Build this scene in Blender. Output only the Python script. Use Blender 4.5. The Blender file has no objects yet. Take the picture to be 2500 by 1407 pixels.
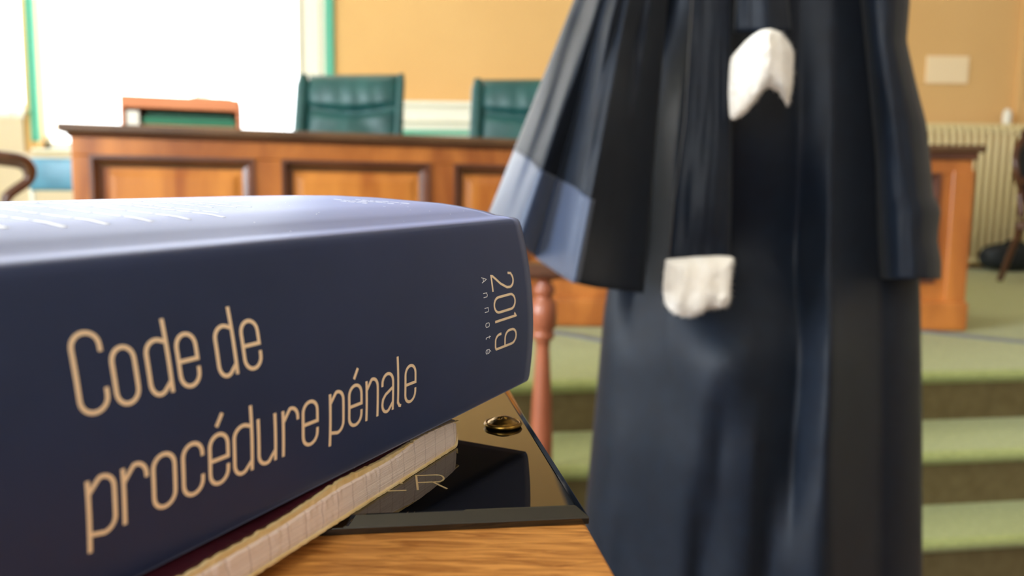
import bpy, bmesh, math, random
from mathutils import Vector, Matrix, noise

C = bpy.context.scene.collection
random.seed(7)

# ------------------------------------------------------------------ camera
EYE = Vector((0, 0, 1.015)); FPX = 1950.0; HOR = 490.0; ROLL = math.radians(0.7)
PIT = math.atan((703.5 - HOR) / FPX)
_r0 = Vector((1, 0, 0)); _u0 = Vector((0, math.sin(PIT), math.cos(PIT))); FW = Vector((0, math.cos(PIT), -math.sin(PIT)))
RI = _r0 * math.cos(ROLL) + _u0 * math.sin(ROLL); UP = _u0 * math.cos(ROLL) - _r0 * math.sin(ROLL)
cam_d = bpy.data.cameras.new('camera'); cam = bpy.data.objects.new('camera', cam_d); C.objects.link(cam)
cam_d.sensor_width = 36.0; cam_d.lens = FPX / 2500 * 36.0; cam_d.clip_start = 0.01; cam_d.clip_end = 100
M = Matrix((RI, UP, -FW)).transposed().to_4x4(); M.translation = EYE; cam.matrix_world = M
cam_d.dof.use_dof = True; cam_d.dof.focus_distance = 0.235; cam_d.dof.aperture_fstop = 12.5
bpy.context.scene.camera = cam

def ray(px, py): return FW + RI * ((px - 1250) / FPX) - UP * ((py - 703.5) / FPX)
def at(px, py, Y):
    d = ray(px, py); return EYE + d * (Y / d.y)
def atz(px, py, z):
    d = ray(px, py); return EYE + d * ((z - EYE.z) / d.z)

# ------------------------------------------------------------------ world, light, exposure
sc = bpy.context.scene
sc.view_settings.view_transform = 'Standard'; sc.view_settings.look = 'None'
sc.view_settings.gamma = 1.0; sc.view_settings.use_curve_mapping = False
sc.view_settings.exposure = 0.0
w = bpy.data.worlds.new('sky'); sc.world = w; w.use_nodes = True
bg = w.node_tree.nodes['Background']; bg.inputs[0].default_value = (0.92, 0.96, 1.0, 1); bg.inputs[1].default_value = 5.0

def area(name, loc, direction, sx, sy, power, col=(1, 1, 1)):
    l = bpy.data.lights.new(name, 'AREA'); l.shape = 'RECTANGLE'; l.size = sx; l.size_y = sy; l.energy = power; l.color = col
    o = bpy.data.objects.new(name, l); C.objects.link(o); o.location = loc
    o.rotation_euler = Vector(direction).to_track_quat('-Z', 'Y').to_euler(); return o
# daylight falling in through the windows; the front one is an added fill
area('daylight_back_window', (-3.0, 7.25, 2.6), (0.25, -1, -0.25), 3.8, 3.0, 230, (0.93, 0.97, 1.0))
area('daylight_side_window', (-5.75, 3.2, 2.4), (1, -0.12, -0.22), 2.0, 2.6, 70, (0.86, 0.93, 1.0))
area('daylight_side_window', (-5.75, -1.5, 2.4), (1, 0.3, -0.22), 2.0, 2.6, 620, (0.80, 0.90, 1.0))
area('ceiling_fill_light', (3.7, -1.8, 4.12), (-0.1, 0.2, -1), 0.5, 0.5, 30, (1.0, 0.95, 0.9))  # fill from an added lamp, out of view on the right
area('front_fill_light', (-1.6, -3.45, 2.4), (0.2, 1, -0.2), 2.6, 2.4, 74, (0.88, 0.94, 1.0))  # cool fill added from behind the camera for spine and fur
# unseen ceiling lamps, added to light the room (their fixtures are built further down)
FILL_LAMPS = [(3.7, -1.8), (-1.2, 4.9), (2.6, 4.9), (-1.2, 0.4), (2.6, 0.4)]
for (lx, ly) in FILL_LAMPS[1:]:
    area('ceiling_fill_light', (lx, ly, 4.12), (0, 0, -1), 0.5, 0.5, 9, (1.0, 0.92, 0.82))

# ------------------------------------------------------------------ materials
def lin(c): return tuple(((x / 255) / 12.92 if x / 255 <= 0.04045 else (((x / 255) + 0.055) / 1.055) ** 2.4) for x in c)
def mat(name, col, rough=0.5, spec=0.5, metal=0, var=0.0, vscale=(20, 20, 20), col2=None, bump=0.0, bscale=200, sheen=0, coat=0, ior=1.5, detail=4, distort=0.0, trans=0, rot=(0, 0, 0), coords='Object'):
    m = bpy.data.materials.new(name); m.use_nodes = True; nt = m.node_tree; b = nt.nodes['Principled BSDF']
    b.inputs['Base Color'].default_value = (*lin(col), 1); b.inputs['Roughness'].default_value = rough
    b.inputs['Specular IOR Level'].default_value = spec; b.inputs['Metallic'].default_value = metal
    b.inputs['IOR'].default_value = ior; b.inputs['Sheen Weight'].default_value = sheen; b.inputs['Coat Weight'].default_value = coat
    b.inputs['Coat Roughness'].default_value = 0.08
    tc = nt.nodes.new('ShaderNodeTexCoord')
    if col2 is not None:
        mp = nt.nodes.new('ShaderNodeMapping'); mp.inputs['Scale'].default_value = vscale; mp.inputs['Rotation'].default_value = rot
        nz = nt.nodes.new('ShaderNodeTexNoise'); nz.inputs['Scale'].default_value = 1; nz.inputs['Detail'].default_value = detail
        nz.inputs['Distortion'].default_value = distort
        rp = nt.nodes.new('ShaderNodeValToRGB'); rp.color_ramp.elements[0].position = 0.32; rp.color_ramp.elements[1].position = 0.68
        rp.color_ramp.elements[0].color = (*lin(col), 1); rp.color_ramp.elements[1].color = (*lin(col2), 1)
        nt.links.new(tc.outputs[coords], mp.inputs[0]); nt.links.new(mp.outputs[0], nz.inputs[0])
        nt.links.new(nz.outputs[0], rp.inputs[0]); nt.links.new(rp.outputs[0], b.inputs['Base Color'])
    if bump > 0:
        n2 = nt.nodes.new('ShaderNodeTexNoise'); n2.inputs['Scale'].default_value = bscale; n2.inputs['Detail'].default_value = 3
        bp = nt.nodes.new('ShaderNodeBump'); bp.inputs['Strength'].default_value = bump; bp.inputs['Distance'].default_value = 0.002
        nt.links.new(tc.outputs[coords], n2.inputs[0]); nt.links.new(n2.outputs[0], bp.inputs['Height']); nt.links.new(bp.outputs[0], b.inputs['Normal'])
    return m
MT = {}
MT['cover'] = mat('laminated_navy_cover', (30, 42, 74), 0.46, 0.38, col2=(34, 46, 80), sheen=0.36, vscale=(30, 30, 30), bump=0.02, bscale=60)
MT['cover'].node_tree.nodes['Principled BSDF'].inputs['Sheen Tint'].default_value = (.55, .62, 1, 1); MT['cover'].node_tree.nodes['Principled BSDF'].inputs['Sheen Roughness'].default_value = .35
MT['cover'].node_tree.nodes['Principled BSDF'].inputs['Specular Tint'].default_value = (.80, .86, 1, 1)
MT['paper'] = mat('book_paper', (225, 218, 200), 0.8, 0.2, col2=(205, 196, 178), vscale=(3, 3, 900))
MT['gold'] = mat('sand_gold_print', (240, 216, 184), 0.6, 0.3)
MT['silver'] = mat('silver_print', (225, 228, 235), 0.5, 0.4)
MT['wood_table'] = mat('oak_table', (150, 92, 40), 0.42, 0.35, col2=(222, 156, 82), vscale=(60, 420, 40), detail=10, distort=1.0, bump=0.08, bscale=90, rot=(0, 0, 0.14))
MT['wood_bench'] = mat('bench_wood', (132, 68, 32), 0.3, 0.4, col2=(204, 128, 62), vscale=(3.2, 3.2, 1.1), detail=5, distort=1.5)
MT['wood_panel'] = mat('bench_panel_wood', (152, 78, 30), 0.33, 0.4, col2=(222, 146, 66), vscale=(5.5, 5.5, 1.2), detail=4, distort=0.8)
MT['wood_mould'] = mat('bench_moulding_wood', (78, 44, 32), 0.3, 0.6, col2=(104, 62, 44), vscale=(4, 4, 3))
MT['wood_top'] = mat('bench_top_wood', (78, 52, 34), 0.35, 0.5, col2=(104, 74, 48), vscale=(3, 14, 3))
MT['wood_dark'] = mat('dark_turned_wood', (70, 40, 26), 0.3, 0.6, col2=(92, 54, 36), vscale=(20, 20, 5))
MT['wood_red'] = mat('reddish_turned_wood', (146, 82, 56), 0.3, 0.55, col2=(170, 100, 70), vscale=(20, 20, 5))
MT['plate'] = mat('black_gloss_acrylic', (6, 6, 6), 0.015, 0.5, ior=1.72)
MT['plate'].node_tree.nodes['Principled BSDF'].inputs['Specular IOR Level'].default_value = 0.5
MT['brass'] = mat('aged_brass', (176, 138, 66), 0.34, 0.5, 1.0, col2=(120, 90, 40), vscale=(300, 300, 300))
MT['engrave'] = mat('engraved_gold_letters', (225, 200, 150), 0.35, 0.5, 0.6)
MT['maroon'] = mat('maroon_cover', (58, 14, 26), 0.45, 0.4)
MT['page_pink'] = None
MT['yellowed'] = mat('yellowed_paper', (214, 184, 128), 0.75, 0.2, col2=(226, 204, 160), vscale=(160, 160, 400))
MT['sliver'] = mat('clear_sliver', (240, 240, 240), 0.2, 0.6)
MT['wall'] = mat('ochre_plaster', (220, 176, 116), 0.85, 0.2, col2=(228, 186, 126), vscale=(0.9, 0.9, 0.9), bump=0.05, bscale=30)
MT['wall_beige'] = mat('beige_plaster', (226, 208, 184), 0.85, 0.2)
MT['wall_dim'] = mat('taupe_plaster', (168, 156, 138), 0.85, 0.2)
MT['wall_pale'] = mat('pale_plaster', (226, 220, 208), 0.85, 0.2)
MT['white'] = mat('white_paint', (240, 236, 222), 0.5, 0.4)
MT['green_trim'] = mat('green_paint', (84, 176, 150), 0.5, 0.4)
MT['cream'] = mat('cream_radiator_paint', (238, 218, 164), 0.4, 0.5)
MT['ceil'] = mat('ceiling_paint', (228, 216, 192), 0.9, 0.1)
MT['carpet'] = mat('green_carpet', (150, 158, 98), 0.95, 0.1, col2=(166, 174, 112), vscale=(60, 60, 60), sheen=0.2, bump=0.5, bscale=400)
MT['riser'] = mat('shaded_riser', (92, 80, 52), 0.9, 0.1, col2=(104, 92, 62), vscale=(30, 30, 30))  # shade on the step fronts, put into a darker colour
MT['floor'] = mat('brown_parquet', (92, 66, 44), 0.45, 0.4, col2=(112, 82, 56), vscale=(3, 30, 3))
MT['grey'] = mat('grey_strip', (120, 128, 134), 0.6, 0.3)
MT['teal'] = mat('teal_leather', (28, 74, 74), 0.42, 0.45, col2=(34, 86, 84), vscale=(8, 8, 8), bump=0.1, bscale=60)
MT['chair_black'] = mat('black_chair_shell', (24, 26, 28), 0.4, 0.5)
MT['robe'] = mat('black_wool', (11, 19, 31), 0.5, 0.22, col2=(14, 24, 37), vscale=(40, 40, 40), sheen=0.05, bump=0.15, bscale=900)
MT['satin'] = mat('navy_satin', (36, 52, 80), 0.42, 0.4, col2=(40, 57, 86), vscale=(60, 60, 4), sheen=0.3)
MT['fur'] = mat('white_fur', (250, 246, 238), 0.9, 0.1, col2=(244, 238, 226), vscale=(60, 60, 60), sheen=0.3, bump=0.6, bscale=500)
MT['orange_wood'] = mat('orange_box_wood', (214, 130, 84), 0.5, 0.4, col2=(226, 146, 98), vscale=(3, 3, 20))
MT['green_folder'] = mat('green_folder', (52, 122, 92), 0.6, 0.3)
MT['dark_green'] = mat('dark_green_folder', (40, 84, 66), 0.6, 0.3)
MT['cardboard'] = mat('buff_cardboard', (206, 176, 128), 0.8, 0.2)
MT['upholstery'] = mat('beige_upholstery', (206, 196, 174), 0.85, 0.2, bump=0.3, bscale=300)
MT['black_bag'] = mat('black_bag_cloth', (26, 32, 38), 0.55, 0.4, bump=0.3, bscale=120)
MT['card'] = mat('pale_card', (250, 226, 186), 0.7, 0.3)

# squared paper seen on the edges of the notebook pages: sheets plus faint ruled lines
def page_edge_mat():
    m = mat('ruled_page_edges', (240, 222, 212), 0.8, 0.2); nt = m.node_tree; b = nt.nodes['Principled BSDF']
    tc = nt.nodes.new('ShaderNodeTexCoord'); sp = nt.nodes.new('ShaderNodeSeparateXYZ'); nt.links.new(tc.outputs['Object'], sp.inputs[0])
    nz = nt.nodes.new('ShaderNodeTexNoise'); nz.inputs['Scale'].default_value = 260; nt.links.new(tc.outputs['Object'], nz.inputs[0])
    def math_(op, a, bb):
        n = nt.nodes.new('ShaderNodeMath'); n.operation = op
        for i, v in enumerate((a, bb)):
            if isinstance(v, (int, float)): n.inputs[i].default_value = v
            else: nt.links.new(v, n.inputs[i])
        return n.outputs[0]
    yy = math_('ADD', sp.outputs[1], math_('MULTIPLY', nz.outputs[0], 0.0014))
    f1 = math_('FRACT', math_('MULTIPLY', yy, 172.0), 0); l1 = math_('LESS_THAN', f1, 0.075)
    zz = math_('ADD', sp.outputs[2], math_('MULTIPLY', nz.outputs[0], 0.0006))
    f2 = math_('FRACT', math_('MULTIPLY', zz, 420.0), 0); l2 = math_('MULTIPLY', math_('LESS_THAN', f2, 0.12), 0.35)
    mx = math_('MAXIMUM', l1, l2)
    # fine sheet layering
    wv = nt.nodes.new('ShaderNodeTexNoise'); mp = nt.nodes.new('ShaderNodeMapping'); mp.inputs['Scale'].default_value = (25, 25, 4200)
    nt.links.new(tc.outputs['Object'], mp.inputs[0]); nt.links.new(mp.outputs[0], wv.inputs[0]); wv.inputs['Scale'].default_value = 1
    rp = nt.nodes.new('ShaderNodeValToRGB'); rp.color_ramp.elements[0].color = (*lin((206, 186, 178)), 1); rp.color_ramp.elements[1].color = (*lin((242, 226, 216)), 1)
    nt.links.new(wv.outputs[0], rp.inputs[0])
    mix = nt.nodes.new('ShaderNodeMixRGB'); mix.inputs['Color2'].default_value = (*lin((170, 148, 142)), 1)
    nt.links.new(math_('MULTIPLY', mx, 0.4), mix.inputs['Fac']); nt.links.new(rp.outputs[0], mix.inputs['Color1']); nt.links.new(mix.outputs[0], b.inputs['Base Color'])
    bp = nt.nodes.new('ShaderNodeBump'); bp.inputs['Strength'].default_value = 0.4; bp.inputs['Distance'].default_value = 0.0005
    nt.links.new(wv.outputs[0], bp.inputs['Height']); nt.links.new(bp.outputs[0], b.inputs['Normal'])
    return m
MT['page_pink'] = page_edge_mat()

def glass_mat():
    m = bpy.data.materials.new('window_glass'); m.use_nodes = True; nt = m.node_tree; nt.nodes.clear()
    o = nt.nodes.new('ShaderNodeOutputMaterial'); t = nt.nodes.new('ShaderNodeBsdfTransparent'); g = nt.nodes.new('ShaderNodeBsdfGlossy'); g.inputs['Roughness'].default_value = 0.02
    mx = nt.nodes.new('ShaderNodeMixShader'); mx.inputs[0].default_value = 0.06
    nt.links.new(t.outputs[0], mx.inputs[1]); nt.links.new(g.outputs[0], mx.inputs[2]); nt.links.new(mx.outputs[0], o.inputs[0]); return m
def sheer_mat():
    m = bpy.data.materials.new('sheer_curtain'); m.use_nodes = True; nt = m.node_tree; nt.nodes.clear()
    o = nt.nodes.new('ShaderNodeOutputMaterial'); t = nt.nodes.new('ShaderNodeBsdfTransparent')
    tl = nt.nodes.new('ShaderNodeBsdfTranslucent'); tl.inputs[0].default_value = (0.95, 0.95, 0.92, 1); df = nt.nodes.new('ShaderNodeBsdfDiffuse'); df.inputs[0].default_value = (0.9, 0.9, 0.87, 1)
    a = nt.nodes.new('ShaderNodeMixShader'); a.inputs[0].default_value = 0.35; b = nt.nodes.new('ShaderNodeMixShader'); b.inputs[0].default_value = 0.55
    nt.links.new(tl.outputs[0], a.inputs[1]); nt.links.new(df.outputs[0], a.inputs[2]); nt.links.new(t.outputs[0], b.inputs[1]); nt.links.new(a.outputs[0], b.inputs[2]); nt.links.new(b.outputs[0], o.inputs[0]); return m
MT['glass'] = glass_mat(); MT['sheer'] = sheer_mat()

# ------------------------------------------------------------------ mesh helpers
class MB:
    def __init__(s): s.v = []; s.f = []
    def add(s, vs, fs):
        n = len(s.v); s.v += [Vector(v) for v in vs]; s.f += [tuple(i + n for i in f) for f in fs]; return s
    def box(s, a, b, R=None, o=None):
        x0, y0, z0 = a; x1, y1, z1 = b
        vs = [Vector(p) for p in ((x0, y0, z0), (x1, y0, z0), (x1, y1, z0), (x0, y1, z0), (x0, y0, z1), (x1, y0, z1), (x1, y1, z1), (x0, y1, z1))]
        if R is not None: vs = [R @ v for v in vs]
        if o is not None: vs = [v + Vector(o) for v in vs]
        return s.add(vs, [(0, 3, 2, 1), (4, 5, 6, 7), (0, 1, 5, 4), (1, 2, 6, 5), (2, 3, 7, 6), (3, 0, 4, 7)])
    def grid(s, rows, closed=False, cap=False):
        n = len(rows[0]); vs = [v for r in rows for v in r]; fs = []
        for i in range(len(rows) - 1):
            for j in range(n if closed else n - 1):
                k = (j + 1) % n; fs.append((i * n + j, i * n + k, (i + 1) * n + k, (i + 1) * n + j))
        if cap and closed: fs.append(tuple(range(n - 1, -1, -1))); fs.append(tuple((len(rows) - 1) * n + j for j in range(n)))
        return s.add(vs, fs)
    def lathe(s, prof, c=(0, 0, 0), seg=32, axis=None):
        rows = []
        for r, z in prof: rows.append([Vector((r * math.cos(2 * math.pi * k / seg), r * math.sin(2 * math.pi * k / seg), z)) + Vector(c) for k in range(seg)])
        return s.grid(rows, True, True)
    def tube(s, pts, rad, seg=12):
        pts = [Vector(p) for p in pts]; rows = []
        for i, p in enumerate(pts):
            t = (pts[min(i + 1, len(pts) - 1)] - pts[max(i - 1, 0)]).normalized()
            a = t.cross(Vector((0, 0, 1)));  a = a if a.length > 0.05 else t.cross(Vector((1, 0, 0))); a.normalize(); b = t.cross(a)
            r = rad[i] if isinstance(rad, (list, tuple)) else rad
            rows.append([p + a * r * math.cos(2 * math.pi * k / seg) + b * r * math.sin(2 * math.pi * k / seg) for k in range(seg)])
        return s.grid(rows, True, True)
    def prism(s, poly, z0, z1):
        n = len(poly); vs = [(x, y, z0) for x, y in poly] + [(x, y, z1) for x, y in poly]
        return s.add(vs, [tuple(range(n - 1, -1, -1)), tuple(range(n, 2 * n))] + [(i, (i + 1) % n, n + (i + 1) % n, n + i) for i in range(n)])
def spl(ps, n=8):
    ps = [Vector(p) for p in ps]; out = []
    for i in range(len(ps) - 1):
        p0, p1, p2, p3 = ps[max(i - 1, 0)], ps[i], ps[i + 1], ps[min(i + 2, len(ps) - 1)]
        for k in range(n):
            t = k / n; out.append(0.5 * ((2 * p1) + (p2 - p0) * t + (2 * p0 - 5 * p1 + 4 * p2 - p3) * t * t + (3 * p1 - p0 - 3 * p2 + p3) * t ** 3))
    out.append(ps[-1]); return out
def interp(x, xs, ys):
    if x <= xs[0]: return ys[0]
    for i in range(len(xs) - 1):
        if x <= xs[i + 1]:
            t = (x - xs[i]) / (xs[i + 1] - xs[i]); return ys[i] * (1 - t) + ys[i + 1] * t
    return ys[-1]
def obj(name, mb, m, parent=None, off=(0, 0, 0), smooth=False, bevel=0, seg=2, label=None, sub=0, fixn=True):
    me = bpy.data.meshes.new(name); off = Vector(off)
    me.from_pydata([tuple(v - off) for v in mb.v], [], mb.f)
    bm = bmesh.new(); bm.from_mesh(me)
    if fixn: bmesh.ops.recalc_face_normals(bm, faces=bm.faces)
    bm.to_mesh(me); bm.free()
    me.materials.append(m)
    if smooth:
        for p in me.polygons: p.use_smooth = True
    o = bpy.data.objects.new(name, me); C.objects.link(o)
    if parent is not None: o.parent = parent
    else: o.location = off
    if bevel:
        b = o.modifiers.new('bevel', 'BEVEL'); b.width = bevel; b.segments = seg; b.limit_method = 'ANGLE'; b.angle_limit = math.radians(40); b.harden_normals = False
    if sub:
        b = o.modifiers.new('subdivision', 'SUBSURF'); b.levels = sub; b.render_levels = sub
    if label: o['label'] = label
    return o
def thing(name, label, cat, loc=(0, 0, 0), rotz=0, group=None):
    o = bpy.data.objects.new(name, None); C.objects.link(o); o.location = loc; o.rotation_euler = (0, 0, rotz); o.empty_display_size = 0.05
    o['label'] = label; o['category'] = cat
    if group: o['group'] = group
    return o
def tag(o, label, cat, group=None, kind=None):
    o['label'] = label; o['category'] = cat
    if group: o['group'] = group
    if kind: o['kind'] = kind
    return o
def struct(o): o['kind'] = 'structure'; return o
def copy_tree(o, parent=None):
    c = o.copy(); C.objects.link(c); c.parent = parent
    for ch in list(o.children): copy_tree(ch, c)
    return c

# ------------------------------------------------------------------ room shell
DAIS = 0.495; YB = 6.8; XL = -5.5; XR = 4.9; YF = -3.2; ZC = 4.2
struct(obj('floor', MB().box((XL, YF, -0.1), (XR, YB + 0.3, 0)), MT['floor']))
struct(obj('ceiling', MB().box((XL - .2, YF, ZC), (XR + .2, YB + 0.3, ZC + 0.15)), MT['ceil']))
W1 = (-4.0, -1.56, 1.40, 3.7)      # back window opening x0 x1 z0 z1
W2 = (-5.35, -4.09, 1.72, 3.7)      # its neighbour to the left
b = MB()
b.box((W1[1], YB, 0), (XR + .2, YB + .3, ZC)); b.box((XL, YB, W1[3]), (W1[1], YB + .3, ZC))
b.box((W1[0], YB, 0), (W1[1], YB + .3, W1[2])); b.box((W2[1], YB, 0), (W1[0], YB + .3, W1[3])); b.box((XL, YB, 0), (W2[0], YB + .3, W1[3]))
b.box((W2[0], YB, 0), (W2[1], YB + .3, W2[2]))
struct(obj('wall_back', b, MT['wall']))
struct(obj('wall_right', MB().box((XR, YF, 0), (XR + .2, YB, ZC)), MT['wall_dim']))
b = MB(); b.box((XL, YF - .2, 0), (-2.9, YF, ZC)); b.box((-.3, YF - .2, 0), (XR, YF, ZC)); b.box((-2.9, YF - .2, 0), (-.3, YF, 1.1)); b.box((-2.9, YF - .2, 3.7), (-.3, YF, ZC))
struct(obj('wall_front', b, MT['wall_pale']))
b = MB(); wy = [(-2.6, -0.4), (2.1, 4.3)]
b.box((XL - .2, YF, 0), (XL, YB + .3, 1.1)); b.box((XL - .2, YF, 3.7), (XL, YB + .3, ZC)); b.box((XL - .2, YF, 1.1), (XL, wy[0][0], 3.7)); b.box((XL - .2, wy[0][1], 1.1), (XL, wy[1][0], 3.7)); b.box((XL - .2, wy[1][1], 1.1), (XL, YB + .3, 3.7))
struct(obj('wall_left', b, MT['wall_pale']))
struct(obj('trim_5', MB().box((4.165, YB - 0.05, DAIS), (4.75, YB - 0.002, ZC)), MT['wall'], bevel=.006))
struct(obj('trim_6', MB().box((XL, YB - 0.03, DAIS), (W1[1] - .02, YB - 0.004, W1[2] - 0.03)), MT['wall_beige'], bevel=.004))

struct(obj('trim_7', MB().box((XL, YB - 0.03, W1[2] - .03), (-4.1, YB - 0.004, W2[2] - .03)), MT['wall_beige'], bevel=.004))
def window(name, x0, x1, z0, z1, y, mull=True, shutter=False):
    r = struct(bpy.data.objects.new(name, None)); C.objects.link(r); r.location = (x0, y, z0); L = r.location
    f = MB(); t = .06
    f.box((x0, y + .1, z0), (x0 + t, y + .16, z1)); f.box((x1 - t, y + .1, z0), (x1, y + .16, z1)); f.box((x0, y + .1, z1 - t), (x1, y + .16, z1)); f.box((x0, y + .1, z0), (x1, y + .16, z0 + t))
    obj('window_frame', f, MT['white'], r, L, bevel=.006)
    if mull:
        xm = at(492, 100, y + .1).x; obj('mullion', MB().box((xm - .03, y + .085, z0 + t), (xm + .03, y + .16, z1 - t)), MT['white'], r, L, bevel=.008)
        h = MB().lathe([(0.004, 0), (.028, .0), (.032, .03), (.016, .06), (.011, .16), (.006, .22)], (xm, y - .02, at(500, 250, y).z - .03), 14)
        h.box((xm - .006, y - .02, at(500, 250, y).z - .025), (xm + .006, y + .09, at(500, 250, y).z - .012)); obj('window_handle', h, MT['white'], r, L, smooth=True)
    obj('pane', MB().box((x0 + t, y + .125, z0 + t), (x1 - t, y + .131, z1 - t)), MT['glass'], r, L)
    obj('sill', MB().box((x0 - .03, y - .06, z0 - .03), (x1 + .03, y + .1, z0)), MT['white'], r, L, bevel=.01)
    return r
w1 = window('window_1', *W1, YB)
window('window_2', *W2, YB, mull=False)
# side windows (outside the frame, where the daylight from the left comes from)
for i, (a, c) in enumerate(wy):
    r = struct(bpy.data.objects.new('window_%d' % (3 + i), None)); C.objects.link(r); r.location = (XL, a, 1.1); L = r.location
    f = MB(); t = .06
    f.box((XL - .12, a, 1.1), (XL - .06, a + t, 3.7)); f.box((XL - .12, c - t, 1.1), (XL - .06, c, 3.7)); f.box((XL - .12, a, 1.1), (XL - .06, c, 1.1 + t)); f.box((XL - .12, a, 3.7 - t), (XL - .06, c, 3.7))
    f.box((XL - .12, (a + c) / 2 - .04, 1.1), (XL - .06, (a + c) / 2 + .04, 3.7)); obj('window_frame', f, MT['white'], r, L, bevel=.006)
    obj('pane', MB().box((XL - .1, a + t, 1.1 + t), (XL - .094, c - t, 3.7 - t)), MT['glass'], r, L)
r = struct(bpy.data.objects.new('window_5', None)); C.objects.link(r); r.location = (-2.9, YF, 1.1); L = r.location; f = MB(); t = .06  # unseen window, added in the front wall to carry the fill light
f.box((-2.9, YF - .12, 1.1), (-2.84, YF - .06, 3.7)); f.box((-.36, YF - .12, 1.1), (-.3, YF - .06, 3.7)); f.box((-2.84, YF - .12, 1.1), (-.36, YF - .06, 1.16)); f.box((-2.84, YF - .12, 3.64), (-.36, YF - .06, 3.7)); f.box((-1.63, YF - .12, 1.16), (-1.57, YF - .06, 3.64))
obj('window_frame', f, MT['white'], r, L, bevel=.006); obj('pane', MB().box((-2.84, YF - .1, 1.16), (-.36, YF - .094, 3.64)), MT['glass'], r, L)
# green painted edge strips of the big window, and the white inner casing to its right
x = at(806, 100, YB).x
struct(obj('trim_1', MB().box((x - .036, YB - .035, W1[2] - .2), (x + .036, YB - .003, 3.78)), MT['green_trim'], bevel=.005))
x = at(84, 200, YB).x
struct(obj('trim_2', MB().box((x - .034, YB - .035, at(84, 345, YB).z), (x + .034, YB - .003, 3.78)), MT['green_trim'], bevel=.005))
xa = at(738, 100, YB).x; xb = at(797, 100, YB).x
f = MB(); f.box((xa, YB + .0, W1[2]), (xb - .002, YB + .07, W1[3])); f.box((xa + .05, YB - .02, W1[2] + .1), (xb - .05, YB + .0, W1[3] - .1)); f.box((xa - .035, YB - .03, W1[2]), (xa - .005, YB + .06, W1[3]))
obj('shutter', f, MT['white'], w1, w1.location, bevel=.006)

# sheer curtains
def curtain(name, x0, x1, z0, z1, y, label, amp=.022, n=11, m='sheer', grp=None):
    rows = []
    for i in range(25):
        z = z0 + (z1 - z0) * i / 24; row = []
        for j in range(121):
            t = j / 120; xx = x0 + (x1 - x0) * t
            row.append(Vector((xx, y + amp * math.sin(t * n * 2 * math.pi + .6 * math.sin(z * 2)) * (0.5 + .5 * noise.noise(Vector((t * 4, z * .5, y)))), z)))
        rows.append(row)
    o = obj(name, MB().grid(rows), MT[m], None, (x0, y, z0), smooth=True, fixn=False); tag(o, label, 'curtain', grp); return o
xm = at(492, 100, YB).x
curtain('sheer_curtain', W1[0] + .03, xm - .012, at(300, 335, YB).z, 3.75, YB + .04, 'white sheer curtain on the left half of the tall window', grp='window curtains')
curtain('sheer_curtain', xm + .012, at(692, 100, YB).x, at(300, 335, YB).z, 3.75, YB + .04, 'white sheer curtain on the right half of the tall window', grp='window curtains')
curtain('sheer_curtain', W2[0], at(71, 100, YB).x, at(30, 292, YB).z, 3.75, YB - .12, 'white sheer curtain at the far left, beyond the green strip', n=8, grp='window curtains')

for (lx, ly) in FILL_LAMPS[:0]: pass
for i, (lx, ly) in enumerate(FILL_LAMPS):
    t = thing('added_ceiling_lamp', ['added round ceiling lamp nearest the table, behind the camera', 'added round ceiling lamp over the left of the bench', 'added round ceiling lamp over the right of the bench', 'added round ceiling lamp over the table at left', 'added round ceiling lamp over the table at right'][i], 'ceiling lamp', (lx, ly, ZC), 0, 'added ceiling lamps')
    obj('lamp_rim', MB().lathe([(.30, 0), (.33, -.02), (.33, -.06), (.30, -.07), (.29, -.03)], (0, 0, 0), 32), MT['white'], t, smooth=True)

# dais and steps: four levels covered with green carpet, edges turned a little to the picture plane
sl = 0.1565
def edge(y0, x): return y0 + sl * (x - 0.183)
def slab(name, y0, z0, z1, m='carpet', nose=0.03):
    x0, x1 = -3.4, XR
    ya, yb = edge(y0, x0), edge(y0, x1); R = .017; n = nose
    prof = [(n, z0), (n, z1 - 2 * R - .012)]          # (distance behind the nosing, z)
    for k in range(9):
        a = -math.pi / 2 + math.pi * k / 8; prof.append((R - R * math.cos(a), z1 - R + R * math.sin(a)))
    nb = 26; rows = []
    for (d, z) in prof: rows.append([Vector((x0 + (x1 - x0) * j / nb, edge(y0, x0 + (x1 - x0) * j / nb) + d, z)) for j in range(nb + 1)])
    rows.append([Vector((x0 + (x1 - x0) * j / nb, YB, z1)) for j in range(nb + 1)]); rows.append([Vector((x0 + (x1 - x0) * j / nb, YB, z0)) for j in range(nb + 1)])
    mb = MB().grid(rows); mb2 = MB()
    n_ = nb + 1; mb.f.append(tuple(i * n_ for i in range(len(rows)))); mb.f.append(tuple(i * n_ + nb for i in range(len(rows) - 1, -1, -1)))
    nrow = len(rows) - 1
    for j in range(nb): mb.f.append((nrow * n_ + j, nrow * n_ + j + 1, j + 1, j))
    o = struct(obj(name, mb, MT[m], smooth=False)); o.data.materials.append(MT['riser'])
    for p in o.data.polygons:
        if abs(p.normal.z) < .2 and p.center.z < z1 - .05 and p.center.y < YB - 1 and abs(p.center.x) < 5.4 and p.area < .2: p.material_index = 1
    return o
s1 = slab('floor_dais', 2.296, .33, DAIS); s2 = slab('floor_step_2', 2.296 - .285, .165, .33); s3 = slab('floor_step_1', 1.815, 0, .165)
struct(obj('floor_left_dais', MB().box((XL, 1.3, 0), (-3.4, YB, DAIS)), MT['carpet']))

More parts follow.
